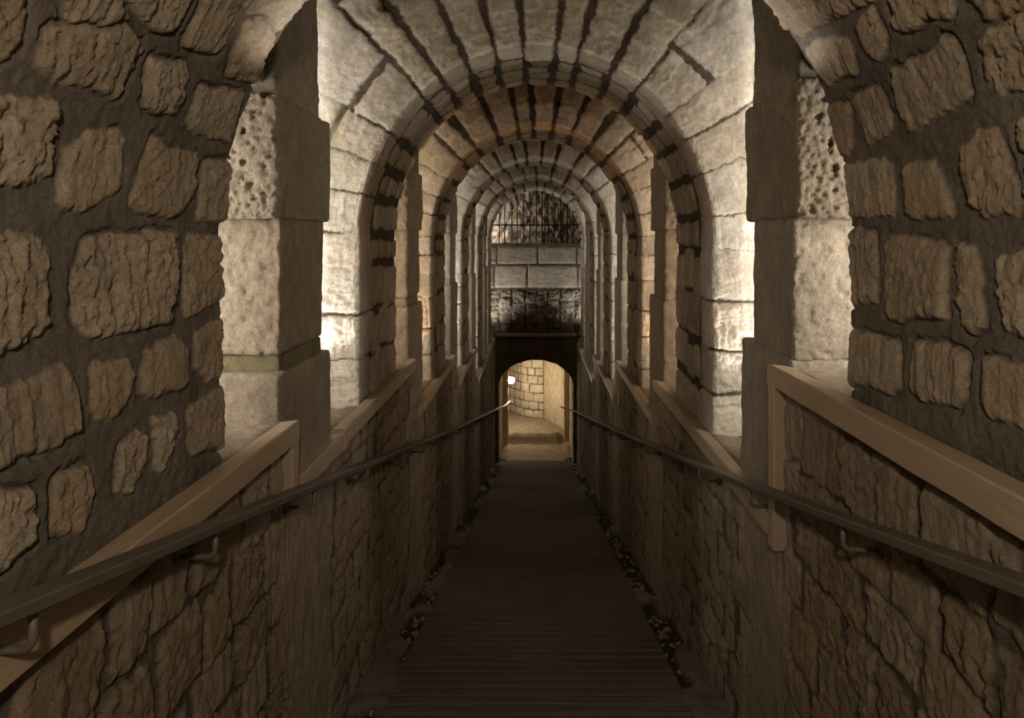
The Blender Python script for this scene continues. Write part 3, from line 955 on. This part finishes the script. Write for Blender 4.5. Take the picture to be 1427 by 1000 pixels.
door_arch(DA, DRISE / DA, DSP, fl_end - .12, ZEND + .02, ZD1, .78, .3, 'door_1', M['plaster'], 'dark wall with a low round-arched doorway at the bottom of the ramp', 91, 1.0)
door_arch(.595, .36 / .595, -2.78, fl_end - .1, ZD1 - .02, ZD1 + .2, .3, .9, 'trim_1', M['plaster'], 'inner plastered arch of the doorway', 92, 0.0)

# floor beyond the ramp: landing, rough kerb, room floor
z = np.linspace(13.45, 14.62, 40)[:, None]; x = np.linspace(-.85, .85, 50)[None, :]
ZZ, XX = np.broadcast_arrays(z, x)
P = np.stack([XX, ZZ, fl_end + .0 + fbm2(XX * 5, ZZ * 5, 4, 4) * .008 + smooth(.5, .72, abs(XX)) * .05 * (1 + fbm2(XX * 9, ZZ * 9, 3, 6))], -1)
z2 = np.linspace(14.52, 18.6, 90)[:, None]; x2 = np.linspace(-3.0, 1.2, 110)[None, :]
ZZ, XX = np.broadcast_arrays(z2, x2)
step = smooth(14.55, 14.66, ZZ)
P2 = np.stack([XX, ZZ, fl_end - .02 + step * .21 + fbm2(XX * 7, ZZ * 7, 4, 44) * .012 * (1 + 1.5 * (np.exp(-((ZZ - 14.68) / .08) ** 2))) + np.exp(-((ZZ - 14.7) / .1) ** 2) * .02], -1)
o = finish('floor_landing', grid_mesh([(world(P), dict(stone=.6 + 0 * P[..., 0], tint=.5 + 0 * P[..., 0])), (world(P2), dict(stone=.6 + 0 * P2[..., 0], tint=.4 + 0 * P2[..., 0]))], 'floor_landing'), M['cement'])
tagged(o, kind='structure', label='pale worn landing and stone kerb beyond the doorway')

FL2 = fl_end + .19
# masonry wall turning away to the left, plastered wall on the right
plan = [(-2.6, 18.2), (-.9, 17.0), (-.30, 16.15), (-.05, 15.98), (.19, 15.95)]
d = np.concatenate([[0], np.cumsum([math.dist(a, b_) for a, b_ in zip(plan[:-1], plan[1:])])])
s = np.arange(0, d[-1], .014); w = np.arange(FL2 - .05, FL2 + 2.25, .014)
rnd = random.Random(4)
stn = courses(0, d[-1], FL2, FL2 + 2.2, (.17, .24), (.2, .36), rnd, .010, .008, vertical=True, first=1)
H, Mk, T = lay(s[:, None], w[None, :], stn, 140, high=.018, edge=.012, round_=.014)
px = np.interp(s, d, [p[0] for p in plan]); pz = np.interp(s, d, [p[1] for p in plan])
tx = np.gradient(px); tz = np.gradient(pz); L = np.hypot(tx, tz); nx_, nz_ = tz / L, -tx / L
P = np.stack(np.broadcast_arrays((px + 0 * nx_)[:, None] + nx_[:, None] * H, pz[:, None] + nz_[:, None] * H, w[None, :]), -1)
o = finish('wall_passage_left', grid_mesh([(world(P), dict(stone=Mk, tint=T))], 'wall_passage'), M['pale'])
tagged(o, kind='structure', label='curved masonry wall of the passage beyond the doorway')
s = np.linspace(0, 1, 60); plan2 = [(.17, 15.98), (.30, 15.75), (.50, 15.35), (.66, 14.9), (.72, 14.6)]
px = np.interp(s, np.linspace(0, 1, 5), [p[0] for p in plan2])[:, None]; pz = np.interp(s, np.linspace(0, 1, 5), [p[1] for p in plan2])[:, None]
w = np.linspace(FL2 - .05, FL2 + 2.25, 120)[None, :]
P = np.stack(np.broadcast_arrays(px + fbm2(s[:, None] * 6, w * 4, 4, 6) * .008, pz, w), -1)
o = finish('wall_passage_right', grid_mesh([(world(P), dict(stone=.5 + .5 * vn2(s[:, None] * 6, w * 5, 3), tint=vn2(s[:, None] * 5, w * 4, 8)))], 'wall_passage'), M['plaster'])
tagged(o, kind='structure', label='smooth plastered wall on the right of the passage beyond')
x = np.linspace(-3, 1.2, 40)[:, None]; z = np.linspace(14.6, 18.6, 40)[None, :]
P = np.stack(np.broadcast_arrays(x, z, FL2 + 2.1 + fbm2(x * 3, z * 3, 3, 2) * .02), -1)
o = finish('ceiling_passage', grid_mesh([(world(P), {})], 'ceiling_passage'), M['plaster']); tagged(o, kind='structure', label='ceiling of the passage beyond the doorway')
# back wall behind the camera
s = np.linspace(-1.6, 1.6, 60)[:, None]; w = np.linspace(-1.4, 1.7, 60)[None, :]
P = np.stack(np.broadcast_arrays(s, -1.3 + fbm2(s * 6, w * 6, 4, 3) * .02, w), -1)
o = finish('wall_behind', grid_mesh([(world(P), {})], 'wall_behind'), M['cement']); tagged(o, kind='structure', label='rendered wall behind the viewer')

# the bare lamp in the doorway
LX, LZ, LH = -.545, 15.0, -3.04
t = empty('wall_lamp', (-.66, 14.76, EYE + LH), 'small glowing bare lamp on the left side of the doorway', 'lamp')
V, F = tube([(-.66, 14.73, EYE + LH + .06), (-.66, 14.9, EYE + LH + .06), (-.65, 14.97, EYE + LH + .06), (-.60, LZ, EYE + LH + .055), (LX, LZ, EYE + LH + .05)], .012, 10)
finish('arm', poly_mesh('arm', V, F), M['lampbody'], t)
V, F = tube([(LX, LZ, EYE + LH + .075), (LX, LZ, EYE + LH + .06), (LX, LZ, EYE + LH + .03)], [.018, .03, .03], 14)
finish('socket', poly_mesh('socket', V, F), M['lampbody'], t)
zz = np.linspace(0, PI, 12)
V, F = tube([(LX, LZ, EYE + LH - .03 + .075 * math.cos(a)) for a in zz], [max(.004, .075 * math.sin(a)) for a in zz], 16)
ob = finish('bulb', poly_mesh('bulb', V, F), M['bulb'], t)
for p in ob.data.polygons: p.use_smooth = True


# ------------------------------------------------------------------ lights
def point(x, z, h, watts, color, r=.04):
    l = bpy.data.lights.new('lamp_light', 'POINT'); l.energy = watts; l.color = color; l.shadow_soft_size = r
    o = bpy.data.objects.new('lamp_light', l); o.location = (x, z, EYE + h); col.objects.link(o)
    return o




def uplight(x, z, h, watts, color, tilt=(0, 0), size=165, r=.05):
    """a floodlight standing on the sill of a side opening, shining upwards"""
    l = bpy.data.lights.new('floodlight', 'SPOT'); l.energy = watts; l.color = color; l.shadow_soft_size = r
    l.spot_size = math.radians(size); l.spot_blend = .55
    o = bpy.data.objects.new('floodlight', l); o.location = (x, z, EYE + h); col.objects.link(o)
    o.rotation_euler = (PI + tilt[0], tilt[1], 0)
    return o


def strip(x, z, h0, h1, watts, color, wide=.06):
    """an upright strip lamp standing in a side opening, facing down the passage"""
    l = bpy.data.lights.new('strip_lamp', 'AREA'); l.shape = 'RECTANGLE'; l.size = wide; l.size_y = h1 - h0
    l.energy = watts; l.color = color
    o = bpy.data.objects.new('strip_lamp', l); o.location = (x, z, EYE + (h0 + h1) / 2); col.objects.link(o)
    o.rotation_euler = (PI / 2, 0, 0)
    return o


def beam(x, z, h, to, size, watts, color, blend=.4):
    """a narrow floodlight on a sill, aimed across the passage at the vault"""
    o = uplight(x, z, h, watts, color, size=size, r=.03)
    o.data.spot_blend = blend
    o.rotation_euler = (Vector(to) - Vector((x, z, h))).to_track_quat('-Z', 'Y').to_euler()
    return o


WHITE = (1.0, .95, .89); WARM = (1.0, .82, .64); ORANGE = (1.0, .56, .25)
for k in range(5):
    c = WARM if k == 1 else WHITE
    e = [1, .8, .9, .9, .9][k]
    dz = 2.145 * k
    for side in (-1, 1):
        s1 = -sill(side, 3.0 + dz); s0 = -sill(side, 1.95 + dz)
        # behind the pier, lighting the face of the next arch; turned a little outwards
        strip(side * 1.24, 2.70 + dz, s1 + .05, .92, 13.5 * e, c).rotation_euler = (PI / 2, 0, -side * math.radians(22))
        strip(side * 1.32, 1.82 + dz, s0 + .05, .46, 20 * e, c)         # before the pier, lighting its front
        beam(side * 1.22, 3.03 + dz, s1 + .05, (side * .12, 3.25 + dz, .9), 48, 28 * e, ORANGE if k == 1 else WHITE)
        if k < 2: beam(side * 1.28, 1.83 + dz, s0 + .08, (-side * .55, 1.67 + dz, .80), 21, [230, 80][k], [WHITE, ORANGE][k], .2)
uplight(-1.2, 12.72, -1.7, 40, WHITE); uplight(1.2, 12.72, -1.7, 24, WHITE)
point(-1.2, 13.40, .40, 40, WHITE)
point(0, -.35, .40, 64, (1, .85, .67), .05)          # the lamp behind the viewer
point(LX + .03, LZ + .05, LH - .13, 17, (1, .80, .54), .04)

w = bpy.data.worlds.new('dark'); bpy.context.scene.world = w; w.use_nodes = True
w.node_tree.nodes['Background'].inputs[0].default_value = (.02, .016, .012, 1)

# ------------------------------------------------------------------ camera
cd = bpy.data.cameras.new('camera'); cam = bpy.data.objects.new('camera', cd); col.objects.link(cam)
cam.location = (0, 0, EYE); cam.rotation_euler = (PI / 2, 0, 0)
cd.sensor_width = 36; cd.lens = 951 / 1427 * 36
cd.shift_x = -(747 - 713.5) / 1427; cd.shift_y = -165 / 1427
cd.clip_start = .02; cd.clip_end = 100
sc = bpy.context.scene; sc.camera = cam
sc.view_settings.view_transform = 'Standard'; sc.view_settings.look = 'None'
sc.view_settings.gamma = 1; sc.view_settings.use_curve_mapping = False
sc.view_settings.exposure = 0.38
sc.cycles.max_bounces = 8; sc.cycles.diffuse_bounces = 5
